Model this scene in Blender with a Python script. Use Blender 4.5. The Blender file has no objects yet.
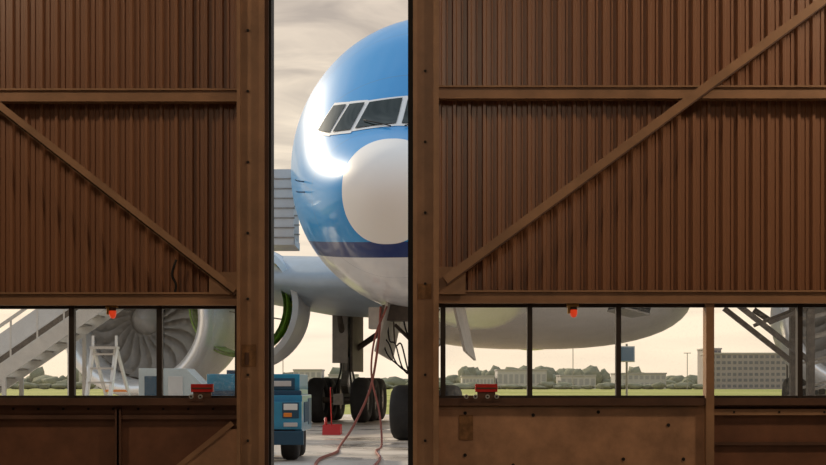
import bpy, bmesh, math, random
from mathutils import Vector, Matrix
random.seed(4)
S = bpy.context.scene
S.view_settings.view_transform = 'Standard'
S.view_settings.look = 'None'

# ------------------------------------------------------------------ materials
def newmat(name):
    m = bpy.data.materials.new(name); m.use_nodes = True
    nt = m.node_tree
    return m, nt, nt.nodes['Principled BSDF']

def mat(name, col, rough=0.5, metal=0.0, noise=0.0, scale=4.0, coat=0.0, bump=0.0, emit=None, stretch=None, col2=None, spec=None):
    m, nt, b = newmat(name)
    b.inputs['Base Color'].default_value = (*col, 1)
    b.inputs['Roughness'].default_value = rough
    b.inputs['Metallic'].default_value = metal
    b.inputs['Coat Weight'].default_value = coat
    if spec is not None: b.inputs['Specular IOR Level'].default_value = spec
    if emit:
        b.inputs['Emission Color'].default_value = (*emit[0], 1)
        b.inputs['Emission Strength'].default_value = emit[1]
    if noise > 0 or bump > 0:
        tc = nt.nodes.new('ShaderNodeTexCoord')
        mp = nt.nodes.new('ShaderNodeMapping')
        if stretch: mp.inputs['Scale'].default_value = stretch
        n = nt.nodes.new('ShaderNodeTexNoise'); n.inputs['Scale'].default_value = scale
        n.inputs['Detail'].default_value = 8; n.inputs['Roughness'].default_value = 0.65
        nt.links.new(tc.outputs['Object'], mp.inputs['Vector'])
        nt.links.new(mp.outputs['Vector'], n.inputs['Vector'])
        r = nt.nodes.new('ShaderNodeValToRGB')
        r.color_ramp.elements[0].position = 0.3; r.color_ramp.elements[1].position = 0.7
        c2 = col2 if col2 else tuple(min(1, c*(1+noise)) for c in col)
        r.color_ramp.elements[0].color = (*[c*(1-noise) for c in col], 1)
        r.color_ramp.elements[1].color = (*c2, 1)
        nt.links.new(n.outputs['Fac'], r.inputs['Fac'])
        nt.links.new(r.outputs['Color'], b.inputs['Base Color'])
        if bump > 0:
            bp = nt.nodes.new('ShaderNodeBump'); bp.inputs['Strength'].default_value = bump
            bp.inputs['Distance'].default_value = 0.02
            nt.links.new(n.outputs['Fac'], bp.inputs['Height'])
            nt.links.new(bp.outputs['Normal'], b.inputs['Normal'])
    return m

M = {}
M['clad'] = mat('brown_cladding', (0.275, 0.126, 0.063), 0.34, 0, 0.06, 0.6, spec=.9)
M['steel'] = mat('brown_painted_steel', (0.33, 0.185, 0.102), 0.42, 0, 0.22, 3.0, bump=0.1)
M['steeldark'] = mat('dark_brown_steel', (0.10, 0.045, 0.025), 0.55, 0, 0.3, 3.0)
M['plate'] = mat('rusty_plate', (0.18, 0.075, 0.038), 0.5, 0, 0.3, 3.0, bump=0.1)
M['plate2'] = mat('weathered_plate', (0.42, 0.23, 0.13), 0.5, 0, 0.35, 2.5, bump=0.1)
M['rust'] = mat('rust_patch', (0.24, 0.12, 0.05), 0.8, 0, 0.5, 12)
M['frame'] = mat('window_frame', (0.03, 0.02, 0.015), 0.5)
M['rubber'] = mat('black_rubber', (0.010, 0.009, 0.009), 0.75)
M['hole'] = mat('bolt_dark', (0.015, 0.01, 0.008), 0.8)
M['red'] = mat('red_paint', (0.55, 0.02, 0.015), 0.4)
M['redlamp'] = mat('red_lamp', (0.8, 0.05, 0.02), 0.3, emit=((1, 0.08, 0.02), 0.35))
M['brass'] = mat('brass', (0.6, 0.35, 0.12), 0.35, 0.8)
M['concrete'] = mat('concrete_floor', (0.3, 0.28, 0.26), 0.8, 0, 0.2, 2)
M['wall'] = mat('hangar_wall_paint', (0.25, 0.2, 0.16), 0.8, 0, 0.15, 1)
M['tyre'] = mat('tyre', (0.022, 0.021, 0.021), 0.8, 0, 0.3, 6)
M['hub'] = mat('wheel_hub', (0.35, 0.34, 0.33), 0.4, 0.5)
M['gearmetal'] = mat('gear_metal', (0.30, 0.28, 0.25), 0.4, 0.4, 0.3, 5)
M['geardark'] = mat('gear_dark', (0.09, 0.07, 0.055), 0.6, 0.2, 0.4, 6)
M['geardoor'] = mat('gear_door', (0.42, 0.38, 0.34), 0.5, 0, 0.25, 2)
M['white'] = mat('white_paint', (0.78, 0.78, 0.76), 0.25, 0, 0.05, 2, coat=0.4)
M['wing'] = mat('wing_grey', (0.34, 0.40, 0.46), 0.4, 0.1, 0.1, 1.2)
M['fair'] = mat('fairing_grey', (0.90, 0.86, 0.82), 0.5, 0, 0.06, 1.0, spec=.3)
M['chrome'] = mat('polished_lip', (0.90, 0.89, 0.88), 0.28, 0.5)
M['nacelle'] = mat('nacelle_grey', (0.70, 0.71, 0.72), 0.4, 0.05, 0.08, 1.5)
M['liner'] = mat('acoustic_liner', (0.66, 0.64, 0.62), 0.45, 0.1, 0.12, 3)
M['fan'] = mat('fan_blade', (0.30, 0.29, 0.28), 0.35, 0.3)
M['dark'] = mat('dark_void', (0.012, 0.012, 0.014), 0.7)
M['green'] = mat('green_primer', (0.22, 0.38, 0.06), 0.5, 0, 0.4, 14)
M['cockglass'] = mat('cockpit_glass', (0.008, 0.016, 0.012), 0.05, 0.0)
M['cockglass'].node_tree.nodes['Principled BSDF'].inputs['IOR'].default_value = 1.22
M['winframe'] = mat('cockpit_frame', (0.80, 0.79, 0.77), 0.3, 0.05)
M['seam'] = mat('seam', (0.12, 0.2, 0.3), 0.5)
M['blueveh'] = mat('vehicle_blue', (0.02, 0.26, 0.45), 0.3, 0, 0.2, 3, coat=0.4)
M['bluedark'] = mat('vehicle_dark_blue', (0.012, 0.07, 0.13), 0.45)
M['lampw'] = mat('headlamp', (0.8, 0.85, 0.85), 0.1)
M['alu'] = mat('aluminium', (0.62, 0.62, 0.6), 0.35, 0.5, 0.1, 3)
M['stairwhite'] = mat('stair_panel', (0.62, 0.62, 0.61), 0.4, 0, 0.1, 2)
M['yellow'] = mat('yellow_paint', (0.7, 0.42, 0.04), 0.45)
M['orange'] = mat('orange_paint', (0.8, 0.25, 0.03), 0.45)
M['hose'] = mat('hose_red', (0.26, 0.085, 0.065), 0.6, 0, 0.2, 6, spec=.2)
M['cart'] = mat('cart_paint', (0.5, 0.58, 0.6), 0.4, 0, 0.1, 3)
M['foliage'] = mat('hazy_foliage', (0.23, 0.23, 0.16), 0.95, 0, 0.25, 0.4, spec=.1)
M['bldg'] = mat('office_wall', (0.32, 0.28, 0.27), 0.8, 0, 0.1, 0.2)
M['bldgwin'] = mat('office_window', (0.12, 0.12, 0.14), 0.3)
M['shed'] = mat('hazy_shed_wall', (0.50, 0.47, 0.45), 0.7, 0, 0.1, 0.1)  # wall tone lightened, distance haze is mixed into the colour
M['shedwin'] = mat('hazy_shed_window', (0.33, 0.32, 0.32), 0.4)  # panes kept pale, haze of distance painted into their colour
M['roof'] = mat('shed_roof', (0.40, 0.37, 0.35), 0.7)
M['sign'] = mat('sign_blue', (0.12, 0.2, 0.32), 0.5)

# grass
m, nt, b = newmat('airfield_grass'); b.inputs['Roughness'].default_value = 0.9; b.inputs['Specular IOR Level'].default_value = .1
tc = nt.nodes.new('ShaderNodeTexCoord'); mp = nt.nodes.new('ShaderNodeMapping'); mp.inputs['Scale'].default_value = (0.02, 0.05, 1)
n = nt.nodes.new('ShaderNodeTexNoise'); n.inputs['Scale'].default_value = 1.0; n.inputs['Detail'].default_value = 10
r = nt.nodes.new('ShaderNodeValToRGB')
r.color_ramp.elements[0].color = (0.24, 0.27, 0.06, 1); r.color_ramp.elements[1].color = (0.46, 0.43, 0.15, 1)
r.color_ramp.elements[0].position = .35; r.color_ramp.elements[1].position = .65
nt.links.new(tc.outputs['Object'], mp.inputs[0]); nt.links.new(mp.outputs[0], n.inputs['Vector'])
nt.links.new(n.outputs['Fac'], r.inputs[0]); nt.links.new(r.outputs[0], b.inputs['Base Color'])
M['grass'] = m
# apron with slab joints
m, nt, b = newmat('apron_concrete')
tc = nt.nodes.new('ShaderNodeTexCoord')
br = nt.nodes.new('ShaderNodeTexBrick'); br.offset = 0
br.inputs['Scale'].default_value = 1; br.inputs['Brick Width'].default_value = 5; br.inputs['Row Height'].default_value = 5
br.inputs['Mortar Size'].default_value = 0.04
br.inputs['Color1'].default_value = (0.68, 0.60, 0.52, 1); br.inputs['Color2'].default_value = (0.60, 0.53, 0.46, 1)
br.inputs['Mortar'].default_value = (0.2, 0.18, 0.16, 1)
n = nt.nodes.new('ShaderNodeTexNoise'); n.inputs['Scale'].default_value = 0.6; n.inputs['Detail'].default_value = 10
mx = nt.nodes.new('ShaderNodeMixRGB'); mx.blend_type = 'MULTIPLY'; mx.inputs[0].default_value = 0.6
nt.links.new(tc.outputs['Object'], br.inputs['Vector']); nt.links.new(tc.outputs['Object'], n.inputs['Vector'])
r = nt.nodes.new('ShaderNodeValToRGB'); r.color_ramp.elements[0].color = (.45, .42, .4, 1); r.color_ramp.elements[0].position = .3
r.color_ramp.elements[1].position = .65
nt.links.new(n.outputs['Fac'], r.inputs[0])
rr = nt.nodes.new('ShaderNodeMapRange'); rr.inputs['From Min'].default_value = .35; rr.inputs['From Max'].default_value = .6
rr.inputs['To Min'].default_value = .18; rr.inputs['To Max'].default_value = .55
nt.links.new(n.outputs['Fac'], rr.inputs['Value']); nt.links.new(rr.outputs[0], b.inputs['Roughness'])
nt.links.new(br.outputs['Color'], mx.inputs[1]); nt.links.new(r.outputs[0], mx.inputs[2]); nt.links.new(mx.outputs[0], b.inputs['Base Color'])
M['apron'] = m
# window glass, slightly dusty
m = bpy.data.materials.new('window_glass'); m.use_nodes = True; nt = m.node_tree; nt.nodes.clear()
out = nt.nodes.new('ShaderNodeOutputMaterial'); tr = nt.nodes.new('ShaderNodeBsdfTransparent'); gl = nt.nodes.new('ShaderNodeBsdfGlossy')
gl.inputs['Roughness'].default_value = 0.03; tr.inputs['Color'].default_value = (0.95, 0.94, 0.91, 1)
df = nt.nodes.new('ShaderNodeBsdfTranslucent'); df.inputs['Color'].default_value = (0.8, 0.74, 0.66, 1)
m1 = nt.nodes.new('ShaderNodeMixShader'); m1.inputs[0].default_value = 0.02
m2 = nt.nodes.new('ShaderNodeMixShader')
tc = nt.nodes.new('ShaderNodeTexCoord'); n = nt.nodes.new('ShaderNodeTexNoise'); n.inputs['Scale'].default_value = 45; n.inputs['Detail'].default_value = 6
r = nt.nodes.new('ShaderNodeValToRGB'); r.color_ramp.elements[0].position = .5; r.color_ramp.elements[1].position = .85
r.color_ramp.elements[0].color = (.02, .02, .02, 1); r.color_ramp.elements[1].color = (.09, .09, .09, 1)
nt.links.new(tc.outputs['Object'], n.inputs['Vector']); nt.links.new(n.outputs['Fac'], r.inputs[0]); nt.links.new(r.outputs[0], m2.inputs[0])
nt.links.new(tr.outputs[0], m1.inputs[1]); nt.links.new(gl.outputs[0], m1.inputs[2])
nt.links.new(m1.outputs[0], m2.inputs[1]); nt.links.new(df.outputs[0], m2.inputs[2]); nt.links.new(m2.outputs[0], out.inputs[0])
M['glass'] = m
# aircraft livery
m, nt, b = newmat('airliner_livery'); b.inputs['Roughness'].default_value = 0.35; b.inputs['Coat Weight'].default_value = 0.45
b.inputs['Coat Roughness'].default_value = 0.08; b.inputs['Coat IOR'].default_value = 1.4; b.inputs['Specular IOR Level'].default_value = .15
tc = nt.nodes.new('ShaderNodeTexCoord'); sp = nt.nodes.new('ShaderNodeSeparateXYZ'); nt.links.new(tc.outputs['Object'], sp.inputs[0])
def mth(op, a, b_=None, c=None):
    nd = nt.nodes.new('ShaderNodeMath'); nd.operation = op
    for i, v in enumerate((a, b_, c)):
        if v is None: continue
        if isinstance(v, (int, float)): nd.inputs[i].default_value = v
        else: nt.links.new(v, nd.inputs[i])
    return nd.outputs[0]
Xc, Yc, Zc = sp.outputs['X'], sp.outputs['Y'], sp.outputs['Z']
ycl = mth('MINIMUM', Yc, 8.0)
zb = mth('SUBTRACT', Zc, mth('MULTIPLY_ADD', ycl, 0.10, 3.42))
isblue = mth('GREATER_THAN', zb, 0.0)
isstripe = mth('GREATER_THAN', zb, -0.27)
eu = mth('DIVIDE', mth('SUBTRACT', mth('ABSOLUTE', Xc), 0.0), 0.74); ez = mth('DIVIDE', mth('SUBTRACT', Zc, 4.36), 0.92)
rad = mth('LESS_THAN', mth('ADD', mth('POWER', mth('ABSOLUTE', eu), 2.3), mth('POWER', mth('ABSOLUTE', ez), 2.3)), 1.0)
rad = mth('MULTIPLY', rad, mth('LESS_THAN', Yc, 3.0))
def mixc(f, a, b_):
    nd = nt.nodes.new('ShaderNodeMixRGB'); nt.links.new(f, nd.inputs[0])
    for i, v in ((1, a), (2, b_)):
        if isinstance(v, tuple): nd.inputs[i].default_value = (*v, 1)
        else: nt.links.new(v, nd.inputs[i])
    return nd.outputs[0]
n = nt.nodes.new('ShaderNodeTexNoise'); n.inputs['Scale'].default_value = 0.8; n.inputs['Detail'].default_value = 6
nt.links.new(tc.outputs['Object'], n.inputs['Vector'])
belly = mixc(n.outputs['Fac'], (0.68, 0.67, 0.68), (0.86, 0.84, 0.84))
c = mixc(isstripe, belly, (0.002, 0.022, 0.15))
c = mixc(isblue, c, (0.0, 0.27, 0.66))
c = mixc(rad, c, (0.90, 0.86, 0.81))
seam = mth('LESS_THAN', mth('FRACT', mth('MULTIPLY', Yc, 0.55)), 0.012)
seam = mth('MULTIPLY', mth('MULTIPLY', seam, 0.35), mth('GREATER_THAN', Yc, 1.0))
c = mixc(seam, c, (0.1, 0.14, 0.2))
nt.links.new(c, b.inputs['Base Color'])
M['livery'] = m

# ------------------------------------------------------------------ mesh builder
class MB:
    def __init__(s): s.v = []; s.f = []; s.m = []; s.s = []; s.mats = []
    def mi(s, k):
        if k not in s.mats: s.mats.append(k)
        return s.mats.index(k)
    def add(s, vs, fs, k, smooth=False):
        o = len(s.v); s.v += [Vector(p) for p in vs]; i = s.mi(k)
        for f in fs: s.f.append([a+o for a in f]); s.m.append(i); s.s.append(smooth)
    def box(s, x0, x1, y0, y1, z0, z1, k):
        vs = [(x, y, z) for x in (x0, x1) for y in (y0, y1) for z in (z0, z1)]
        s.add(vs, [(0, 1, 3, 2), (4, 6, 7, 5), (0, 4, 5, 1), (2, 3, 7, 6), (0, 2, 6, 4), (1, 5, 7, 3)], k)
    def beam(s, p0, p1, w, h, k, up=(0, 0, 1)):
        p0, p1 = Vector(p0), Vector(p1); d = (p1-p0).normalized(); up = Vector(up)
        if abs(d.dot(up)) > .98: up = Vector((0, 1, 0))
        a = d.cross(up).normalized(); b = a.cross(d).normalized()
        vs = [p+a*i*w/2+b*j*h/2 for p in (p0, p1) for i, j in ((-1, -1), (1, -1), (1, 1), (-1, 1))]
        s.add(vs, [(3, 2, 1, 0), (4, 5, 6, 7), (0, 1, 5, 4), (1, 2, 6, 5), (2, 3, 7, 6), (3, 0, 4, 7)], k)
    def lathe(s, prof, o, d, k, n=32, smooth=True, closed=False):
        o = Vector(o); d = Vector(d).normalized(); up = Vector((0, 0, 1)) if abs(d.z) < .9 else Vector((1, 0, 0))
        a = d.cross(up).normalized(); b = a.cross(d).normalized(); vs = []
        for t, r in prof:
            for i in range(n):
                q = 2*math.pi*i/n; vs.append(o+d*t+a*r*math.cos(q)+b*r*math.sin(q))
        fs = []
        for j in range(len(prof)-1):
            for i in range(n):
                fs.append((j*n+i, j*n+(i+1) % n, (j+1)*n+(i+1) % n, (j+1)*n+i))
        s.add(vs, fs, k, smooth)
    def cyl(s, p0, p1, r, k, n=12, r1=None):
        p0, p1 = Vector(p0), Vector(p1); L = (p1-p0).length; r1 = r if r1 is None else r1
        s.lathe([(0, 0.0001), (0, r)], p0, p1-p0, k, n, False)
        s.lathe([(0, r), (L, r1)], p0, p1-p0, k, n, True)
        s.lathe([(L, r1), (L, 0.0001)], p0, p1-p0, k, n, False)
    def tube(s, pts, r, k, n=8, sub=8):
        P = [Vector(p) for p in pts]; P = [2*P[0]-P[1]]+P+[2*P[-1]-P[-2]]; C = []
        for i in range(1, len(P)-2):
            for j in range(sub):
                t = j/sub
                C.append(0.5*((2*P[i])+(P[i+1]-P[i-1])*t+(2*P[i-1]-5*P[i]+4*P[i+1]-P[i+2])*t*t+(3*P[i]-P[i-1]-3*P[i+1]+P[i+2])*t**3))
        C.append(P[-2]); vs = []; a = None
        for i, p in enumerate(C):
            d = (C[min(i+1, len(C)-1)]-C[max(i-1, 0)]).normalized()
            if a is None: a = d.orthogonal().normalized()
            a = (a-d*a.dot(d)).normalized(); b = d.cross(a)
            for q in range(n):
                an = 2*math.pi*q/n; vs.append(p+a*r*math.cos(an)+b*r*math.sin(an))
        fs = [(j*n+i, j*n+(i+1) % n, (j+1)*n+(i+1) % n, (j+1)*n+i) for j in range(len(C)-1) for i in range(n)]
        fs += [tuple(range(n))[::-1], tuple(range(len(vs)-n, len(vs)))]
        s.add(vs, fs, k, True)
    def wheel(s, c, ax, r, w, hub='hub'):
        c = Vector(c); ax = Vector(ax).normalized(); h = w/2
        s.lathe([(-h*.7, r*.5), (-h*.95, r*.62), (-h, r*.8), (-h*.8, r*.94), (-h*.4, r), (h*.4, r), (h*.8, r*.94), (h, r*.8), (h*.95, r*.62), (h*.7, r*.5)], c, ax, 'tyre', 32)
        s.lathe([(-h*.7, .001), (-h*.75, r*.2), (-h*.5, r*.25), (-h*.5, r*.42), (-h*.72, r*.5)], c, ax, hub, 24)
        s.lathe([(h*.7, .001), (h*.75, r*.2), (h*.5, r*.25), (h*.5, r*.42), (h*.72, r*.5)], c, ax, hub, 24)
    def build(s, name, parent=None, bevel=0, loc=None, rotz=0, recalc=True):
        me = bpy.data.meshes.new(name); me.from_pydata([tuple(v) for v in s.v], [], s.f)
        for k in s.mats: me.materials.append(M[k])
        for i, p in enumerate(me.polygons): p.material_index = s.m[i]; p.use_smooth = s.s[i]
        if recalc:
            bm = bmesh.new(); bm.from_mesh(me); bmesh.ops.recalc_face_normals(bm, faces=bm.faces); bm.to_mesh(me); bm.free()
        ob = bpy.data.objects.new(name, me); S.collection.objects.link(ob)
        if parent: ob.parent = parent
        if loc: ob.location = loc
        ob.rotation_euler[2] = rotz
        if bevel:
            md = ob.modifiers.new('bevel', 'BEVEL'); md.width = bevel; md.segments = 2; md.limit_method = 'ANGLE'; md.angle_limit = 0.9
        return ob

# ------------------------------------------------------------------ hangar shell
DY = 16.0
def shell(name, *a, k='wall'):
    q = MB(); q.box(*a, k); return q.build(name)
HZ = 8.0
shell('floor', -20, 20, -12, DY+0.25, -0.2, 0.0, k='concrete')
shell('ceiling', -20.2, 20.2, -12.2, DY+0.25, HZ, HZ+.2)
shell('wall_left', -20.2, -20, -12, DY+0.25, 0, HZ)
shell('wall_right', 20, 20.2, -12, DY+0.25, 0, HZ)
shell('wall_back', -20, 20, -12.2, -12, 0, HZ)
shell('wall_front_left', -20, -5.85, DY, DY+.2, 0, HZ)
shell('wall_front_right', 5.9, 20, DY, DY+.2, 0, HZ)
shell('wall_front_header', -5.85, 5.9, DY+.3, DY+.5, 6.6, HZ+.2)

def corrug(q, x0, x1, z0, z1, y, k='clad'):
    per = 0.30; x = x0; pts = []
    prof = [(0, 0), (.012, -.04), (.040, -.04), (.052, 0), (.092, 0), (.098, -.012), (.106, -.012), (.112, 0), (.150, 0), (.162, -.04), (.190, -.04), (.202, 0), (.245, 0), (.251, -.012), (.259, -.012), (.265, 0)]
    while x < x1:
        for dx, dy in prof:
            if x+dx < x1: pts.append((x+dx, y+dy))
        x += per
    pts.append((x1, y)); vs = []
    for px, py in pts: vs += [(px, py, z0), (px, py, z1)]
    q.add(vs, [(2*i, 2*i+2, 2*i+3, 2*i+1) for i in range(len(pts)-1)], k)

def channel(q, x0, x1, z0, z1, y):           # horizontal C channel girt
    q.box(x0, x1, y-.10, y-.085, z0, z1, 'steel')
    q.box(x0, x1, y-.13, y, z1-.018, z1, 'steel')
    q.box(x0, x1, y-.13, y, z0, z0+.018, 'steel')

# ---- left leaf
L = MB()
corrug(L, -5.85, -1.73, 1.90, 6.6, DY+.06)
L.box(-5.85, -1.73, DY+.075, DY+.10, 1.90, 6.6, 'steeldark')
channel(L, -5.85, -1.74, 3.91, 4.04, DY-.02)
channel(L, -5.85, -1.74, 1.89, 2.02, DY-.02)
L.beam((-5.3, DY-.19, 4.80), (-1.76, DY-.19, 2.03), .03, .085, 'steel', up=(0, 0, 1))
L.beam((-5.3, DY-.17, 4.76), (-1.76, DY-.17, 1.99), .07, .015, 'steeldark', up=(0, 0, 1))
L.box(-2.02, -1.74, DY-.16, DY-.145, 2.0, 2.22, 'steel')
# column
L.box(-1.73, -1.47, DY-.20, DY+.16, 0, 6.6, 'steel')
L.box(-1.735, -1.70, DY-.26, DY-.20, 0, 6.6, 'steel')
L.box(-1.52, -1.465, DY-.24, DY-.20, 0, 6.6, 'steel')
L.box(-1.465, -1.405, DY-.14, DY+.18, 0, 6.6, 'rubber')
L.box(-1.47, -1.43, DY-.19, DY-.14, 0, 6.6, 'steeldark')
for z in (0.55, 1.2, 1.95, 2.6, 3.3, 4.0, 4.6):
    L.cyl((-1.63, DY-.215, z), (-1.63, DY-.19, z), .014, 'hole', 8)
L.box(-1.69, -1.55, DY-.206, DY-.19, 1.28, 1.5, 'rust')
L.box(-1.66, -1.62, DY-.212, DY-.20, 1.30, 1.42, 'steeldark')
# sill + window frame
L.box(-5.85, -1.73, DY-.10, DY+.08, .90, .97, 'steeldark')
L.box(-5.85, -1.73, DY-.03, DY+.03, 1.86, 1.90, 'frame')
L.box(-5.85, -1.73, DY-.03, DY+.03, .965, .995, 'frame')
for x in (-5.16, -4.28, -3.405, -2.53, -1.75):
    L.box(x-.027, x+.027, DY-.05, DY+.04, .97, 1.89, 'frame')
# lower plates
L.box(-5.85, -1.73, DY+.02, DY+.06, 0, .90, 'plate')
L.box(-5.85, -1.73, DY-.04, DY+.02, .76, .80, 'steeldark')
for x in (-4.9, -2.95, -2.93):
    L.box(x-.02, x+.02, DY-.06, DY+.02, 0, .86, 'steeldark')
L.beam((-2.35, DY-.02, .28), (-1.80, DY-.02, .72), .05, .05, 'steel', up=(0, 1, 0))
L.add([(-2.38, DY-.03, .26), (-1.74, DY-.03, .26), (-1.74, DY-.03, .66), (-1.92, DY-.03, .66)], [(0, 1, 2, 3)], 'plate2')
for i in range(9):
    L.cyl((-4.0+i*.25, DY+.005, .86), (-4.0+i*.25, DY+.03, .86), .012, 'hole', 8)
L.tube([(-2.36, DY-.05, 2.35), (-2.40, DY-.06, 2.2), (-2.36, DY-.07, 2.1), (-2.38, DY-.06, 1.98)], .012, 'rubber')
L.build('hangar_door', bevel=0)

# ---- right leaf
R = MB()
corrug(R, .24, 5.9, 1.92, 6.6, DY+.06)
R.box(.24, 5.9, DY+.075, DY+.10, 1.92, 6.6, 'steeldark')
channel(R, .25, 5.9, 3.94, 4.07, DY-.02)
channel(R, .25, 5.9, 1.91, 2.04, DY-.02)
R.beam((.32, DY-.20, 2.13), (4.9, DY-.20, 5.52), .03, .10, 'steel', up=(0, 0, 1))
R.beam((.33, DY-.18, 2.085), (4.91, DY-.18, 5.475), .08, .015, 'steeldark', up=(0, 0, 1))
R.box(.25, .52, DY-.17, DY-.15, 2.0, 2.27, 'steel')
R.box(.0, .24, DY-.20, DY+.16, 0, 6.6, 'steel')
R.box(.20, .255, DY-.26, DY-.20, 0, 6.6, 'steel')
R.box(.0, .04, DY-.24, DY-.20, 0, 6.6, 'steel')
R.box(-.05, .0, DY-.14, DY+.18, 0, 6.6, 'rubber')
for z in (0.55, 1.2, 2.1, 2.8, 3.5, 4.2):
    R.cyl((.12, DY-.215, z), (.12, DY-.19, z), .014, 'hole', 8)
R.box(.05, .18, DY-.207, DY-.19, 1.95, 2.10, 'rust')
R.box(.24, 5.9, DY-.10, DY+.08, .90, .97, 'steeldark')
R.box(.24, 5.9, DY-.03, DY+.03, 1.875, 1.92, 'frame')
R.box(.24, 5.9, DY-.03, DY+.03, .965, .995, 'frame')
for x in (.30, 1.165, 2.05, 3.86, 4.75, 5.63):
    R.box(x-.025, x+.025, DY-.05, DY+.04, .97, 1.9, 'frame')
R.box(2.91, 2.99, DY-.12, DY+.06, 0, 1.92, 'steel')
R.box(.24, 2.91, DY-.02, DY+.06, 0, .90, 'plate2')
R.box(.25, 2.85, DY-.035, DY-.02, .86, .882, 'steel')
R.box(2.99, 5.9, DY+.02, DY+.06, 0, .90, 'plate')
R.box(2.99, 5.9, DY-.05, DY+.02, .80, .86, 'steel')
R.box(2.99, 5.9, DY-.03, DY+.02, .50, .53, 'steeldark')
R.box(4.2, 4.24, DY-.05, DY+.02, 0, .86, 'steeldark')
for x, z in ((.52, .82), (.52, .4), (1.2, .80), (1.85, .83), (2.55, .7), (2.7, .36), (1.0, .3), (2.1, .36)):
    R.cyl((x, DY-.03, z), (x, DY-.015, z), .018, 'hole', 8)
R.box(.46, .60, DY-.028, DY-.018, .55, .80, 'rust')
for i in range(6):
    R.cyl((3.2+i*.45, DY-.056, .83), (3.2+i*.45, DY-.045, .83), .012, 'hole', 8)
R.build('hangar_door')

# window panes
wi = 1
for xs in ((-5.13, -4.31), (-4.25, -3.43), (-3.38, -2.56), (-2.50, -1.78), (.33, 1.14), (1.19, 2.02), (2.08, 2.91), (2.99, 3.83), (3.89, 4.72), (4.78, 5.6)):
    q = MB(); q.add([(xs[0], DY+.01, .99), (xs[1], DY+.01, .99), (xs[1], DY+.01, 1.88), (xs[0], DY+.01, 1.88)], [(0, 1, 2, 3)], 'glass')
    q.build('window_%d' % wi); wi += 1

# warning lamps, red call boxes, latches
for x, z in ((-3.0, 1.90), (1.59, 1.91)):
    q = MB(); q.box(x-.06, x+.06, DY-.09, DY-.03, z-.03, z, 'brass'); q.cyl((x-.035, DY-.07, z-.10), (x-.035, DY-.07, z-.03), .018, 'brass')
    q.cyl((x+.01, DY-.07, z-.03), (x+.01, DY-.07, z-.06), .034, 'steeldark', 12, .036)
    q.lathe([(0, .036), (.04, .036), (.07, .025), (.08, .001)], (x+.01, DY-.07, z-.06), (0, 0, -1), 'redlamp', 16)
    q.build('warning_lamp')
for x in (-2.1, .73):
    q = MB(); q.box(x-.11, x+.11, DY-.09, DY-.01, 1.03, 1.11, 'red'); q.box(x-.09, x+.09, DY-.08, DY-.02, .97, 1.03, 'steeldark')
    q.box(x-.10, x+.10, DY-.095, DY-.09, 1.06, 1.075, 'steeldark')
    q.build('red_call_box', bevel=.006)
for x in (-2.16, .57, .78):
    q = MB()
    for dx in (-.04, .05):
        q.cyl((x+dx, DY-.13, .985), (x+dx, DY-.10, .985), .022, 'alu', 14); q.cyl((x+dx, DY-.145, .985), (x+dx, DY-.13, .985), .01, 'hole', 10)
    q.box(x-.07, x+.08, DY-.11, DY-.10, .94, .99, 'steeldark'); q.build('window_latch')

# ------------------------------------------------------------------ ground
q = MB(); q.add([(-400, DY+.25, 0), (400, DY+.25, 0), (400, 60, 0), (-400, 60, 0)], [(0, 1, 2, 3)], 'apron'); q.build('apron')
q = MB(); q.add([(-1500, 60, 0), (1500, 60, 0), (1500, 3000, 0), (-1500, 3000, 0)], [(0, 1, 2, 3)], 'grass'); q.build('grass_field')

# ------------------------------------------------------------------ airliner
air = bpy.data.objects.new('airliner', None); S.collection.objects.link(air)
air.location = (-0.5, 26.0, 0); air.rotation_euler[2] = -math.atan(0.13)
TAB = [(0, 4.25, 4.25, 0.0, 4.25), (.15, 4.68, 3.85, .43, 4.27), (.5, 4.98, 3.50, .80, 4.30), (1.0, 5.22, 3.22, 1.12, 4.35), (1.6, 5.47, 3.02, 1.42, 4.45),
       (2.1, 5.74, 2.90, 1.64, 4.55), (3.1, 6.45, 2.74, 2.02, 4.80), (4.2, 7.22, 2.65, 2.34, 5.05), (5.5, 8.05, 2.58, 2.66, 5.35), (7, 8.68, 2.55, 2.92, 5.6),
       (9, 9.05, 2.57, 3.07, 5.74), (12, 9.1, 2.6, 3.12, 5.78), (28, 9.1, 2.6, 3.12, 5.78), (44, 9.1, 2.6, 3.12, 5.78), (52, 9.1, 3.9, 2.7, 6.4), (62, 8.5, 7.0, .4, 7.7)]
SS = [math.sqrt(r[0]) for r in TAB]
def sec(t):
    s = math.sqrt(max(t, 0)); i = 0
    while i < len(TAB)-2 and s > SS[i+1]: i += 1
    h = SS[i+1]-SS[i]; u = (s-SS[i])/h; res = []
    for c in range(1, 5):
        def sl(j):
            if j <= 0: return (TAB[1][c]-TAB[0][c])/(SS[1]-SS[0])
            if j >= len(TAB)-1: return (TAB[-1][c]-TAB[-2][c])/(SS[-1]-SS[-2])
            a = (TAB[j][c]-TAB[j-1][c])/(SS[j]-SS[j-1]); b = (TAB[j+1][c]-TAB[j][c])/(SS[j+1]-SS[j])
            return 0 if a*b <= 0 else 2*a*b/(a+b)
        m0, m1 = sl(i), sl(i+1); y0, y1 = TAB[i][c], TAB[i+1][c]
        res.append((2*u**3-3*u**2+1)*y0+(u**3-2*u**2+u)*h*m0+(-2*u**3+3*u**2)*y1+(u**3-u**2)*h*m1)
    return res
def F(u, t, z):
    top, bot, hw, zc = sec(t); hh = (top-zc) if z > zc else (zc-bot)
    return (u/max(hw, 1e-4))**2+((z-zc)/max(hh, 1e-4))**2-1
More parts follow.
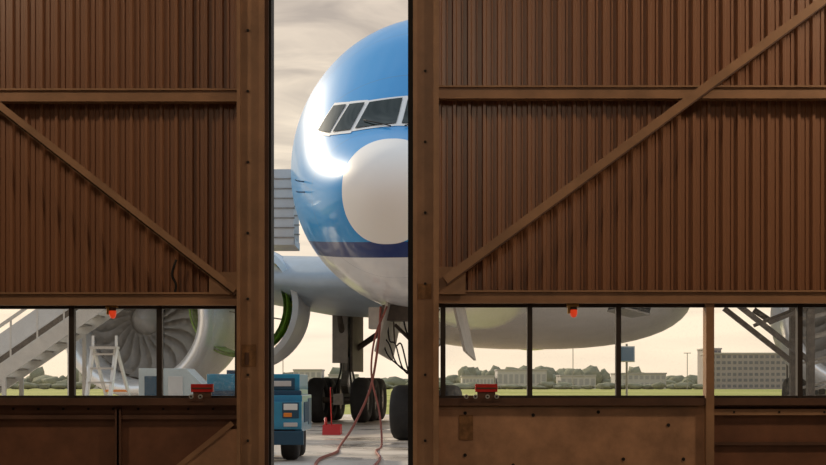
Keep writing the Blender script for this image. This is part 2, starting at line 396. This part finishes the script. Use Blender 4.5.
def surf(u, z, off=0.0):
    a, b_ = 0.0, 13.0
    for _ in range(40):
        c_ = (a+b_)/2
        if F(u, c_, z) > 0: a = c_
        else: b_ = c_
    t = b_; e = 1e-3
    g = Vector((F(u+e, t, z)-F(u-e, t, z), F(u, t+e, z)-F(u, max(t-e, 0), z), F(u, t, z+e)-F(u, t, z-e))).normalized()
    return Vector((u, t, z))+g*off
q = MB(); N = 96; ts = [(i/60*math.sqrt(12))**2 for i in range(1, 61)]+[14, 18, 24, 30, 36, 44, 46, 48, 50, 52, 54, 56, 58, 60, 62]
vs = [(0, 0, 4.25)]
for t in ts:
    top, bot, hw, zc = sec(t)
    for i in range(N):
        a = 2*math.pi*i/N; s_ = math.sin(a)
        vs.append((hw*math.cos(a), t, zc+(top-zc)*s_ if s_ > 0 else zc+(zc-bot)*s_))
fs = [(0, 1+(i+1) % N, 1+i) for i in range(N)]
for j in range(len(ts)-1):
    for i in range(N): fs.append((1+j*N+i, 1+j*N+(i+1) % N, 1+(j+1)*N+(i+1) % N, 1+(j+1)*N+i))
fs.append(tuple(1+(len(ts)-1)*N+i for i in range(N)))
q.add(vs, fs, 'livery', True); q.build('fuselage', air)
# cockpit windows
W = [[(-.05, 5.66), (-.80, 5.61), (-.66, 6.20), (-.05, 6.26)],
     [(-.89, 5.60), (-1.26, 5.62), (-1.06, 6.22), (-.75, 6.21)],
     [(-1.33, 5.62), (-1.64, 5.74), (-1.42, 6.26), (-1.13, 6.23)]]
q = MB()
def patch(c, k, off, grow):
    cx = sum(p[0] for p in c)/4; cz = sum(p[1] for p in c)/4; c2 = []
    for p in c:
        d = Vector((p[0]-cx, p[1]-cz)); d = d*(1+grow/d.length); c2.append((cx+d.x, cz+d.y))
    nu, nv = 10, 8; vs = []
    for j in range(nv+1):
        for i in range(nu+1):
            a, b_ = i/nu, j/nv
            x = (1-b_)*((1-a)*c2[0][0]+a*c2[1][0])+b_*((1-a)*c2[3][0]+a*c2[2][0])
            z = (1-b_)*((1-a)*c2[0][1]+a*c2[1][1])+b_*((1-a)*c2[3][1]+a*c2[2][1])
            vs.append(surf(x, z, off))
    q.add(vs, [(j*(nu+1)+i, j*(nu+1)+i+1, (j+1)*(nu+1)+i+1, (j+1)*(nu+1)+i) for j in range(nv) for i in range(nu)], k, True)
for sg in (1, -1):
    for c in W:
        c = [(p[0]*sg, p[1]) for p in c]
        patch(c, 'winframe', .008, .08); patch(c, 'cockglass', .022, .0)
q.build('cockpit_windows', air)
# wipers, probes
q = MB()
for sg in (1, -1):
    q.tube([surf(sg*.12, 5.58, .03), surf(sg*.4, 5.66, .05), surf(sg*.66, 5.76, .04)], .010, 'rubber', 6, 4)
for u, z in ((-1.80, 4.75), (-1.76, 4.55)):
    p = surf(u, z, 0); n_ = (surf(u, z, .1)-p)*10
    q.tube([p, p+n_*.10, p+n_*.12+Vector((0, -.05, 0)), p+n_*.12+Vector((0, -.12, 0))], .014, 'seam', 6, 4)
q.build('probes', air)
# fairing
q = MB(); vs = []; n1, n2 = 26, 48
for j in range(n1+1):
    f = j/n1; t = 13.2+f*24; w = (math.sin(math.pi*f))**.4 if 0 < f < 1 else .02
    for i in range(n2):
        a = 2*math.pi*i/n2; ca, sa = math.cos(a), math.sin(a)
        vs.append((.95+5.1*w*math.copysign(abs(ca)**.8, ca), t, 3.9+1.65*w*math.copysign(abs(sa)**.85, sa)))
q.add(vs, [(j*n2+i, j*n2+(i+1) % n2, (j+1)*n2+(i+1) % n2, (j+1)*n2+i) for j in range(n1) for i in range(n2)], 'fair', True)
q.build('belly_fairing', air)
q = MB(); q.beam((3.75, 12.9, 3.05), (4.35, 13.05, 2.90), 1.6, .26, 'dark'); q.beam((3.72, 12.86, 3.20), (4.38, 13.02, 3.04), 1.6, .04, 'gearmetal')
q.beam((3.72, 12.86, 2.91), (4.32, 13.02, 2.76), 1.6, .04, 'gearmetal')
q.build('ram_air_inlet', air)
# wings
AF = [(0, 0), (.015, .022), (.06, .045), (.15, .062), (.35, .07), (.6, .05), (.85, .02), (1, .003), (1, -.003), (.8, -.018), (.5, -.045), (.3, -.055), (.12, -.045), (.04, -.028), (.01, -.014)]
def wing(sg, name):
    q = MB(); secs = [(1.5, 14.5, 15.5, 3.75, 1.0), (4.5, 16.0, 13.2, 3.85, 1.0), (9.5, 19.0, 9.5, 4.5, .85), (20, 25.8, 5.5, 5.6, .75), (30.5, 33.5, 1.6, 6.9, .7)]
    vs = []
    for u, le, ch, z, th in secs:
        for a, b_ in AF: vs.append((sg*u, le+a*ch, z+b_*ch*th))
    n = len(AF); fs = [(j*n+i, j*n+(i+1) % n, (j+1)*n+(i+1) % n, (j+1)*n+i) for j in range(len(secs)-1) for i in range(n)]
    fs.append(tuple(range((len(secs)-1)*n, len(secs)*n))); q.add(vs, fs, 'wing', True); q.build(name, air)
wing(-1, 'wing_starboard'); wing(1, 'wing_port')
# tail
q = MB()
q.add([(0, 50, 8.8), (0, 58, 8.8), (0, 63, 18), (0, 60, 18), (.35, 54, 8.8), (-.35, 54, 8.8)], [(0, 4, 3), (4, 1, 2, 3), (0, 3, 5), (5, 3, 2, 1)], 'livery')
for sg in (1, -1): q.add([(0, 54, 7.6), (0, 60, 7.6), (sg*10.5, 63, 8.6), (sg*10.5, 61, 8.6), (0, 57, 7.9)], [(0, 4, 3), (4, 1, 2, 3), (0, 3, 2, 1)], 'wing')
q.build('tail', air)

def engine(u, t, z, R, name):
    k = R/1.95; q = MB(); o = (u, t, z); d = (0, 1, 0)
    def P(l): return [(a*k, r*k) for a, r in l]
    q.lathe(P([(1.6, 1.58), (.7, 1.56), (.35, 1.6)]), o, d, 'liner', 64)
    q.lathe(P([(.35, 1.6), (.15, 1.66), (.04, 1.74), (0, 1.82), (.05, 1.9), (.2, 1.97), (.4, 2.01)]), o, d, 'chrome', 64)
    q.lathe(P([(.4, 2.01), (1.5, 2.06), (3.0, 2.0), (4.8, 1.7), (4.8, 1.62), (3.5, 1.5)]), o, d, 'nacelle', 64)
    q.lathe(P([(3.4, 1.4), (4.6, 1.15), (6.2, .8), (6.2, .7)]), o, d, 'gearmetal', 40)
    q.lathe(P([(6.0, .6), (7.4, .02)]), o, d, 'gearmetal', 24)
    q.lathe(P([(1.6, 1.58), (1.6, .01)]), o, d, 'dark', 48)
    q.lathe(P([(.75, .005), (.85, .12), (1.05, .28), (1.35, .42), (1.5, .45)]), o, d, 'fan', 32)
    for i in range(22):
        a0 = 2*math.pi*i/22; vs = []
        for j in range(7):
            f = j/6; r = (.42+f*1.12)*k; tw = .45+.8*f; sw = .25*math.sin(f*3.0)
            ch = .26*k*(1+.5*f)
            for s_ in (-1, 1):
                a = a0+sw+s_*ch*math.sin(tw)/max(r, .1)*.9
                vs.append((u+r*math.cos(a), t+1.35*k+s_*ch*math.cos(tw), z+r*math.sin(a)))
        q.add(vs, [(2*j, 2*j+1, 2*j+3, 2*j+2) for j in range(6)], 'fan', True)
    q.add([(u-.25, t+1.8, z+1.6*k), (u+.25, t+1.8, z+1.6*k), (u+.25, t+8, z+1.9), (u-.25, t+8, z+1.9), (u, t+1.2, z+2.0*k), (u-.2, t+4, z+2.6*k), (u+.2, t+4, z+2.6*k), (u+.2, t+8, z+2.3), (u-.2, t+8, z+2.3)],
          [(0, 1, 2, 3), (0, 4, 5), (1, 4, 6), (4, 5, 6), (0, 5, 8, 3), (1, 6, 7, 2), (5, 6, 7, 8), (0, 1, 4)], 'nacelle')
    q.build(name, air)
engine(-9.2, 16.0, 2.92, 2.1, 'engine_starboard')
engine(9.9, 16.0, 2.92, 1.95, 'engine_port')
# opened fan cowl door (starboard inboard)
q = MB(); cx, cz, Rr = -6.5, 3.25, 1.72
angs = [math.radians(-78+i*156/28) for i in range(29)]
for r, k, off in ((Rr, 'nacelle', 0), (Rr-.09, 'green', 0)):
    vs = []
    for t in (16.6, 18.2):
        for a in angs: vs.append((cx+r*math.cos(a), t, cz+r*math.sin(a)))
    q.add(vs, [(i, i+1, 29+i+1, 29+i) for i in range(28)], k, True)
for t in (16.55, 18.2):
    vs = []
    for r in (Rr+.02, Rr-.14):
        for a in angs: vs += [(cx+r*math.cos(a), t, cz+r*math.sin(a))]
    for r in (Rr+.02, Rr-.14):
        for a in angs: vs += [(cx+r*math.cos(a), t+.06, cz+r*math.sin(a))]
    q.add(vs, [(i, i+1, 30+i, 29+i) for i in range(28)]+[(58+i, 59+i, i+1, i) for i in range(28)]+[(87+i, 88+i, 30+i, 29+i) for i in range(28)], 'white', True)
for a in angs[2::4]:
    q.beam((cx+(Rr-.14)*math.cos(a), 16.6, cz+(Rr-.14)*math.sin(a)), (cx+(Rr-.14)*math.cos(a), 18.2, cz+(Rr-.14)*math.sin(a)), .04, .06, 'yellow')
q.beam((cx+.3, 17.4, cz+1.65), (-8.9, 18.5, 4.8), .06, .06, 'gearmetal'); q.beam((cx+1.5, 17.6, cz-.4), (-8.0, 18.2, 3.3), .04, .04, 'gearmetal')
for t, rr_ in ((16.9, 1.35), (17.3, 1.32), (17.7, 1.3)):
    q.lathe([(0, rr_), (.05, rr_+.05), (.1, rr_)], (cx, t, cz), (0, 1, 0), 'green', 40)
q.lathe([(0, 1.28), (1.2, 1.25)], (cx, 16.8, cz), (0, 1, 0), 'green', 40)
q.build('fan_cowl_door', air, recalc=False)

# nose gear
q = MB(); t0 = 5.9
q.cyl((0, t0, 2.9), (0, t0+.05, 1.2), .13, 'gearmetal', 16); q.cyl((0, t0+.05, 1.2), (0, t0+.08, .55), .085, 'chrome', 16)
q.cyl((-.62, t0+.08, .55), (.62, t0+.08, .55), .06, 'gearmetal', 12)
q.wheel((-.47, t0+.08, .55), (1, 0, 0), .55, .44); q.wheel((.47, t0+.08, .55), (1, 0, 0), .55, .44)
for sg in (-1, 1):
    q.cyl((sg*.28, t0-.9, 2.75), (sg*.1, t0-.05, 1.75), .05, 'gearmetal', 8)
    q.box(sg*.14-.04, sg*.14+.04, t0-.22, t0-.10, 1.5, 1.75, 'geardark')
    q.cyl((sg*.22, t0-.26, 1.95), (sg*.22, t0-.14, 1.95), .11, 'gearmetal', 16); q.cyl((sg*.22, t0-.27, 1.95), (sg*.22, t0-.26, 1.95), .09, 'lampw', 16)
    x0, x1 = sg*.62, sg*.86
    q.add([(x0, t0-1.2, 2.75), (x0, t0+1.0, 2.75), (x1, t0+1.0, 1.6), (x1, t0-1.2, 1.75), (x0+.05, t0-1.2, 2.75), (x0+.05, t0+1.0, 2.75), (x1+.05, t0+1.0, 1.6), (x1+.05, t0-1.2, 1.75)],
          [(0, 1, 2, 3), (4, 5, 6, 7), (0, 3, 7, 4), (1, 2, 6, 5), (2, 3, 7, 6)], 'geardoor')
q.cyl((-.6, t0-.2, 2.3), (.0, t0-.1, 1.7), .035, 'geardark', 8); q.cyl((-.25, t0-.15, 2.7), (-.25, t0-.1, 1.35), .035, 'geardark', 8)
q.beam((0, t0-.28, 1.2), (0, t0-.40, .9), .12, .05, 'gearmetal'); q.beam((0, t0-.40, .9), (0, t0-.05, .62), .12, .05, 'gearmetal')
for i in range(7):
    a = -.45+i*.13; q.tube([(a, t0-.3, 2.7), (a*.7-.05, t0-.33, 2.2), (a*.3, t0-.2, 1.6), (0.05, t0-.18, 1.0)], .018, random.choice(['rubber', 'geardark', 'gearmetal']), 6, 5)
for i in range(4):
    a = -.95+i*.12; q.tube([(a, t0-.5, 2.6), (a+.04, t0-.5, 2.2-.1*i), (a+.15, t0-.4, 1.9), (a+.3, t0-.3, 1.6-.1*i), (-.1, t0-.2, 1.2)], .016, random.choice(['rubber', 'geardark']), 6, 5)
q.box(-.75, -.25, t0-.9, t0-.3, 2.35, 2.66, 'geardark')
q.box(-1.05, -.80, t0-.7, t0-.3, 2.2, 2.62, 'geardoor')
q.build('nose_gear', air)

def maingear(u, name, t0=22.0):
    q = MB(); s_ = 1 if u > 0 else -1
    q.cyl((u, t0, 3.9), (u, t0, 1.5), .24, 'gearmetal', 16); q.cyl((u, t0, 1.5), (u, t0, .75), .16, 'chrome', 16)
    q.beam((u, t0-1.6, .68), (u, t0+1.6, .68), .3, .32, 'gearmetal')
    for dy in (-1.45, 0, 1.45):
        q.cyl((u-.85, t0+dy, .66), (u+.85, t0+dy, .66), .09, 'geardark', 10)
        for dx in (-.66, .66): q.wheel((u+dx, t0+dy, .66), (1, 0, 0), .66, .5)
    q.cyl((u-s_*1.9, t0, 3.3), (u, t0, 2.0), .09, 'geardark', 10)
    q.cyl((u, t0-2.0, 3.6), (u, t0-.1, 1.9), .09, 'geardark', 10)
    q.beam((u, t0-.35, 1.5), (u, t0-.7, 1.1), .2, .07, 'gearmetal'); q.beam((u, t0-.7, 1.1), (u, t0-.25, .8), .2, .07, 'gearmetal')
    for dx in (-.15, .12, .2): q.tube([(u+dx, t0-.3, 3.4), (u+dx*1.4, t0-.35, 2.4), (u+dx, t0-.3, 1.6), (u+dx*2, t0-.6, .9)], .03, 'rubber', 6, 5)
    q.box(u+.25, u+.32, t0-1.0, t0+1.0, 1.5, 3.6, 'geardark')
    q.box(u-.28, u+.18, t0-1.05, t0-1.0, 1.75, 3.7, 'geardoor')
    q.build(name, air)
maingear(-4.35, 'main_gear_starboard'); maingear(9.6, 'main_gear_port')

# ------------------------------------------------------------------ ground hoses, chocks
q = MB(); q.tube([(-.62, 30.6, 2.60), (-.66, 30.4, 1.9), (-.80, 30.1, 1.05), (-1.08, 29.5, .38), (-1.28, 28, .03), (-1.22, 25.5, .03), (-1.35, 23, .03), (-1.2, 19, .03)], .023, 'hose', 10)
q.build('power_cable')
q = MB(); q.tube([(-.50, 30.6, 2.60), (-.72, 30.3, 2.0), (-.78, 30.0, 1.3), (-.62, 29.5, .6), (-.56, 28.6, .04), (-.60, 26, .03), (-.48, 23, .03), (-.6, 18.5, .03)], .019, 'hose', 10)
q.build('power_cable')
q = MB()
for y in (35.4, 36.0):
    q.add([(-2.0, y-.18, 0), (-2.0, y+.18, 0), (-2.0, y, .22), (-1.6, y-.18, 0), (-1.6, y+.18, 0), (-1.6, y, .22)], [(0, 1, 2), (3, 5, 4), (0, 3, 4, 1), (1, 4, 5, 2), (2, 5, 3, 0)], 'red')
q.tube([(-1.95, 35.4, .2), (-1.95, 35.7, .36), (-1.95, 36.0, .2)], .025, 'red')
q.tube([(-1.8, 35.4, .2), (-1.82, 35.3, .9), (-1.82, 35.35, 1.05)], .012, 'red')
q.build('wheel_chocks')

# ------------------------------------------------------------------ ground power unit (blue tractor)
q = MB(); x0, x1, y0, y1 = -3.05, -1.60, 23.0, 25.2
q.box(x0, x1, y0+.1, y1, .42, .95, 'blueveh'); q.box(x0+.05, x1-.05, y0+.28, y1-.1, .95, 1.26, 'blueveh')
q.box(x0, x1, y0, y0+.1, .46, .86, 'blueveh')
q.box(x0-.03, x1+.03, y0-.06, y0+.05, .24, .44, 'bluedark')
q.box(x0+.1, x1-.1, y0+.05, y1-.2, .28, .45, 'geardark')
q.box(x0+.02, x1-.02, y0+.2, y0+.30, .93, 1.02, 'bluedark')
for i in range(6): q.box(x0+.45, x1-.5, y0-.012, y0+.01, .52+i*.05, .545+i*.05, 'bluedark')
for x in (x0+.16, x1-.16):
    q.box(x-.1, x+.1, y0-.015, y0+.01, .74, .83, 'lampw'); q.box(x-.12, x+.12, y0-.008, y0+.01, .62, .85, 'bluedark')
    q.box(x-.1, x+.02, y0-.02, y0+.01, .64, .70, 'orange'); q.box(x-.1, x+.1, y0-.02, y0+.01, .50, .56, 'stairwhite')
for i in range(7): q.box(x1-.005, x1+.012, y0+.5+i*.12, y0+.56+i*.12, .55, .85, 'bluedark')
q.box(x1-.005, x1+.01, y0+1.4, y0+2.0, .5, .9, 'bluedark')
q.box(x1-.5, x1-.12, y0+.265, y0+.285, 1.03, 1.2, 'bluedark'); q.box(x1-.45, x1-.17, y0+.255, y0+.27, 1.08, 1.16, 'stairwhite')
for x in (x0+.22, x1-.2):
    for y in (y0+.55, y1-.45): q.wheel((x, y, .3), (1, 0, 0), .30, .26)
q.beam(((x0+x1)/2, y0-.05, .32), ((x0+x1)/2, y0-.8, .25), .08, .08, 'geardark')
q.box(x0+.3, x0+.9, y0+.6, y0+1.6, 1.26, 1.32, 'bluedark')
q.build('ground_power_unit', bevel=.02)

# ------------------------------------------------------------------ boarding stairs
q = MB(); xb, zb_, xt, zt, ya, yb = -10.85, .30, -4.85, 4.4, 36.0, 37.6
for y in (ya, yb):
    q.beam((xb, y, zb_), (xt, y, zt), .08, .30, 'alu'); q.beam((xb, y, zb_+1.05), (xt, y, zt+1.1), .06, .07, 'alu')
    q.beam((xb, y, zb_+.28), (xt, y, zt+.33), .03, .12, 'geardark')
    q.beam((xb, y, zb_+.62), (xt, y, zt+.67), .03, .42, 'stairwhite')
    q.box(xt, -2.68, y-.04, y+.04, zt-.15, zt+1.55, 'stairwhite')
    for i in range(7): q.box(xt, -2.66, y-.055, y-.03, zt+.0+i*.22, zt+.03+i*.22, 'gearmetal')
    for i in range(11):
        f = i/10; x = xb+(xt-xb)*f; z = zb_+(zt-zb_)*f; q.beam((x, y, z), (x, y, z+1.08), .04, .04, 'alu')
    q.beam((-3.62, y, .6), (-3.62, y, zt), .12, .12, 'alu'); q.beam((-9.2, y, .6), (-9.2, y, 1.4), .09, .09, 'alu')
    q.beam((-7.72, y, .6), (-7.72, y, 2.3), .09, .09, 'alu')
n = 20
for i in range(n):
    f = (i+.5)/n; x = xb+(xt-xb)*f; z = zb_+(zt-zb_)*f; q.box(x-.16, x+.16, ya, yb, z+.02, z+.06, 'gearmetal')
q.box(xt-.05, -2.66, ya, yb, zt-.15, zt, 'alu'); q.box(xb+.6, -3.5, ya+.1, yb-.1, .38, .58, 'geardark')
for x in (-9.6, -4.1):
    for y in (ya+.1, yb-.1): q.wheel((x, y, .38), (0, 1, 0), .38, .22)
q.build('boarding_stairs')

# step ladder
q = MB(); x0, x1, y0 = -5.5, -5.1, 27
for x in (x0, x1):
    q.beam((x-.12, y0, 0), (x, y0+.5, 1.75), .05, .08, 'white'); q.beam((x+.34, y0+1.2, 0), (x, y0+.5, 1.75), .04, .05, 'alu')
    q.beam((x, y0+.5, 1.75), (x, y0+.5, 1.95), .04, .04, 'white')
for i in range(7):
    f = (i+.7)/7.2; q.beam((x0-.12*(1-f), y0+.5*f, 1.75*f), (x1-.12*(1-f), y0+.5*f, 1.75*f), .12, .03, 'alu')
for z in (.5, 1.0): q.beam((x0+.34*(1-z/1.75), y0+1.2-.7*z/1.75, z), (x1+.34*(1-z/1.75), y0+1.2-.7*z/1.75, z), .04, .04, 'orange')
q.box(x0-.03, x1+.03, y0+.35, y0+.65, 1.72, 1.76, 'alu')
q.build('step_ladder')
# service cart
q = MB(); X = .12; q2 = lambda v: [(a+X, b_, c_) for a, b_, c_ in v]
q.add(q2([(-4.75, 27, .3), (-3.65, 27, .3), (-3.65, 27, 1.08), (-3.95, 27, 1.38), (-4.75, 27, 1.38), (-4.75, 28, .3), (-3.65, 28, .3), (-3.65, 28, 1.08), (-3.95, 28, 1.38), (-4.75, 28, 1.38)]),
      [(0, 1, 2, 3, 4), (9, 8, 7, 6, 5), (0, 5, 6, 1), (1, 6, 7, 2), (2, 7, 8, 3), (3, 8, 9, 4), (4, 9, 5, 0)], 'cart')
q.box(-4.53, -4.23, 26.98, 27.0, .5, 1.25, 'bluedark'); q.box(-4.13, -3.88, 26.98, 27.0, .9, 1.25, 'stairwhite')
for x in (-4.43, -3.73):
    for y in (27.15, 27.85): q.wheel((x, y, .17), (1, 0, 0), .17, .1)
    q.box(x-.05, x+.05, 27.1, 27.9, .17, .32, 'geardark')
q.build('service_cart', bevel=.02)
# maintenance stand on the right
q = MB(); D = 31.0
for y in (D, D+1.4):
    q.beam((7.7, y, 0), (7.7, y, 3.3), .14, .14, 'geardark'); q.beam((8.5, y, 0), (8.5, y, 3.3), .1, .1, 'geardark')
    q.beam((6.3, y, 2.65), (7.7, y, 1.55), .10, .10, 'geardark'); q.beam((6.9, y, 2.3), (7.7, y, 2.62), .07, .07, 'geardark')
    q.beam((6.1, y, 2.85), (8.5, y, 2.85), .1, .14, 'geardark')
    for z in (.6, 1.0, 1.5, 2.0, 2.4): q.beam((7.7, y, z), (8.5, y, z+.2), .05, .05, 'gearmetal')
q.box(6.1, 8.5, D, D+1.4, 3.1, 3.2, 'alu'); q.beam((6.1, D, 2.85), (6.1, D+1.4, 2.85), .1, .1, 'geardark')
q.beam((6.15, D, 2.85), (6.15, D, 3.1), .1, .1, 'geardark'); q.beam((6.15, D+1.4, 2.85), (6.15, D+1.4, 3.1), .1, .1, 'geardark')
q.wheel((7.85, D-.1, .3), (0, 1, 0), .3, .15); q.wheel((8.4, D-.1, .3), (0, 1, 0), .3, .15)
q.build('maintenance_stand')

# ------------------------------------------------------------------ background
def blob(q, x, y, r, h, k='foliage'):
    bm = bmesh.new(); bmesh.ops.create_icosphere(bm, subdivisions=2, radius=1)
    vs = []
    for v in bm.verts:
        j = 1+random.uniform(-.22, .22); vs.append((x+v.co.x*r*j, y+v.co.y*r*j, max(0, h*.5+v.co.z*h*.55*j)))
    fs = [tuple(v.index for v in f.verts) for f in bm.faces]; bm.free(); q.add(vs, fs, k, True)
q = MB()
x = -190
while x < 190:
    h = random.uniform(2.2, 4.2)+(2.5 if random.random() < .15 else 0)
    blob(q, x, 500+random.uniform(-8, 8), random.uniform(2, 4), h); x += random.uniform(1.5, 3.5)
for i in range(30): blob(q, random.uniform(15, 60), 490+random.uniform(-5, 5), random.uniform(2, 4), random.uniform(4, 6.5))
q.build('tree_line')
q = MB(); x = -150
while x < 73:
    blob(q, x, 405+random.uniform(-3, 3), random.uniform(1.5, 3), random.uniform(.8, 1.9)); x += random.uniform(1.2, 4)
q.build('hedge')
def building(x0, x1, y, h, name, floors, cols, k='bldg', dep=14):
    q = MB(); q.box(x0, x1, y, y+dep, 0, h, k); q.box(x0-.2, x1+.2, y-.2, y+dep, h, h+.4, 'roof')
    if floors:
        fh = h/floors; cw = (x1-x0)/cols
        for i in range(floors):
            for j in range(cols): q.box(x0+(j+.18)*cw, x0+(j+.82)*cw, y-.06, y, (i+.3)*fh, (i+.8)*fh, 'bldgwin' if k == 'bldg' else 'shedwin')
    q.build(name)
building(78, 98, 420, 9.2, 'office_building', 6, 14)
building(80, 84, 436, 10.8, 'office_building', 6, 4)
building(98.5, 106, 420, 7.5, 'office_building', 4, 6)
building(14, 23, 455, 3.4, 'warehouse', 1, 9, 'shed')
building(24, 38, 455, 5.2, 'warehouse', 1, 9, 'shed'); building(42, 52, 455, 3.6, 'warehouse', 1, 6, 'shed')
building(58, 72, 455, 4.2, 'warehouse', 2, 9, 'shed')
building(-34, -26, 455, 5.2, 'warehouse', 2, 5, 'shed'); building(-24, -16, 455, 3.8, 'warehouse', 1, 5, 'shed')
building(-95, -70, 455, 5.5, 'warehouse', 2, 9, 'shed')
q = MB(); q.cyl((9.35, 70, 0), (9.35, 70, 2.9), .05, 'gearmetal', 8); q.box(9.1, 9.65, 69.9, 69.95, 2.15, 2.75, 'sign'); q.box(9.05, 9.7, 69.95, 70, 2.1, 2.8, 'white'); q.build('airfield_sign')
for x, y, h in ((33, 330, 9), (-26, 320, 9), (60, 350, 8)):
    q = MB(); q.cyl((x, y, 0), (x, y, h), .09, 'gearmetal', 6); q.box(x-.8, x+.8, y-.1, y+.1, h, h+.15, 'gearmetal'); q.build('lamp_mast')

# ------------------------------------------------------------------ world
SUN = Vector((-.52, .72, .44)).normalized()
w = bpy.data.worlds.new('sky'); S.world = w; w.use_nodes = True; nt = w.node_tree
bg = nt.nodes['Background']; tc = nt.nodes.new('ShaderNodeTexCoord'); sp = nt.nodes.new('ShaderNodeSeparateXYZ')
nt.links.new(tc.outputs['Generated'], sp.inputs[0])
r = nt.nodes.new('ShaderNodeValToRGB'); E = r.color_ramp.elements
E[0].position = 0.0; E[0].color = (0.94, 0.78, 0.60, 1); E[1].position = 1.0; E[1].color = (0.50, 0.62, 0.76, 1)
for p, c in ((.06, (.92, .79, .63)), (.14, (.78, .69, .57)), (.24, (.50, .44, .39)), (.5, (.52, .56, .62))):
    e = E.new(p); e.color = (*c, 1)
nt.links.new(sp.outputs['Z'], r.inputs[0])
mp = nt.nodes.new('ShaderNodeMapping'); mp.inputs['Scale'].default_value = (2.5, 2.5, 14.0); mp.inputs['Rotation'].default_value = (0, .12, 0)
n = nt.nodes.new('ShaderNodeTexNoise'); n.inputs['Scale'].default_value = 3.2; n.inputs['Detail'].default_value = 8; n.inputs['Distortion'].default_value = .8
nt.links.new(tc.outputs['Generated'], mp.inputs[0]); nt.links.new(mp.outputs[0], n.inputs['Vector'])
r2 = nt.nodes.new('ShaderNodeValToRGB'); r2.color_ramp.elements[0].position = .40; r2.color_ramp.elements[1].position = .62
r2.color_ramp.elements[0].color = (.80, .785, .78, 1); r2.color_ramp.elements[1].color = (1.25, 1.21, 1.14, 1)
nt.links.new(n.outputs['Fac'], r2.inputs[0])
cf = mth('MULTIPLY', mth('MAXIMUM', sp.outputs['Z'], 0.0), 6.0); cf = mth('MINIMUM', mth('ADD', cf, .15), 1.0)
mx = nt.nodes.new('ShaderNodeMixRGB'); mx.blend_type = 'MULTIPLY'; nt.links.new(cf, mx.inputs[0])
nt.links.new(r.outputs[0], mx.inputs[1]); nt.links.new(r2.outputs[0], mx.inputs[2])
dt = nt.nodes.new('ShaderNodeVectorMath'); dt.operation = 'DOT_PRODUCT'; nt.links.new(tc.outputs['Generated'], dt.inputs[0]); dt.inputs[1].default_value = SUN
cl = mth('MAXIMUM', dt.outputs['Value'], 0.0); gl_ = mth('MULTIPLY', mth('POWER', cl, 90.0), 3.5)
gc = nt.nodes.new('ShaderNodeVectorMath'); gc.operation = 'SCALE'; gc.inputs[0].default_value = (1, .88, .68); nt.links.new(gl_, gc.inputs['Scale'])
ad = nt.nodes.new('ShaderNodeVectorMath'); ad.operation = 'ADD'; nt.links.new(mx.outputs[0], ad.inputs[0]); nt.links.new(gc.outputs[0], ad.inputs[1])
nt.links.new(ad.outputs[0], bg.inputs[0])
bg.inputs[1].default_value = 1.18

# ------------------------------------------------------------------ lights
def look(ob, tgt): ob.rotation_euler = (Vector(tgt)-ob.location).to_track_quat('-Z', 'Y').to_euler()
l = bpy.data.lights.new('sun', 'SUN'); l.energy = 3.0; l.angle = .03; l.color = (1, .84, .62)
o = bpy.data.objects.new('sun', l); S.collection.objects.link(o); o.location = (-20, 40, 25); look(o, o.location-SUN)
for nm, loc, tgt, e, sz, c in (('hangar_light', (-7, 11, 7.4), (-3, 16, 2.5), 130, .8, (1, .76, .52)), ('hangar_light', (7, 11.5, 7.4), (2, 16, 2.5), 200, .8, (1, .76, .52)),
                           ('hangar_light', (0, 2, 7.6), (0, 16, 2), 150, 3, (1, .78, .58))):
    l = bpy.data.lights.new(nm, 'AREA'); l.energy = e; l.size = sz; l.color = c
    o = bpy.data.objects.new(nm, l); S.collection.objects.link(o); o.location = loc; look(o, tgt)

# ------------------------------------------------------------------ camera
cam = bpy.data.cameras.new('camera'); co = bpy.data.objects.new('camera', cam); S.collection.objects.link(co)
co.location = (0, 0, 1.1); co.rotation_euler = (math.pi/2, 0, 0)
cam.sensor_width = 36; cam.lens = 1600/826*36; cam.shift_y = 152.5/826; cam.clip_end = 5000
S.camera = co
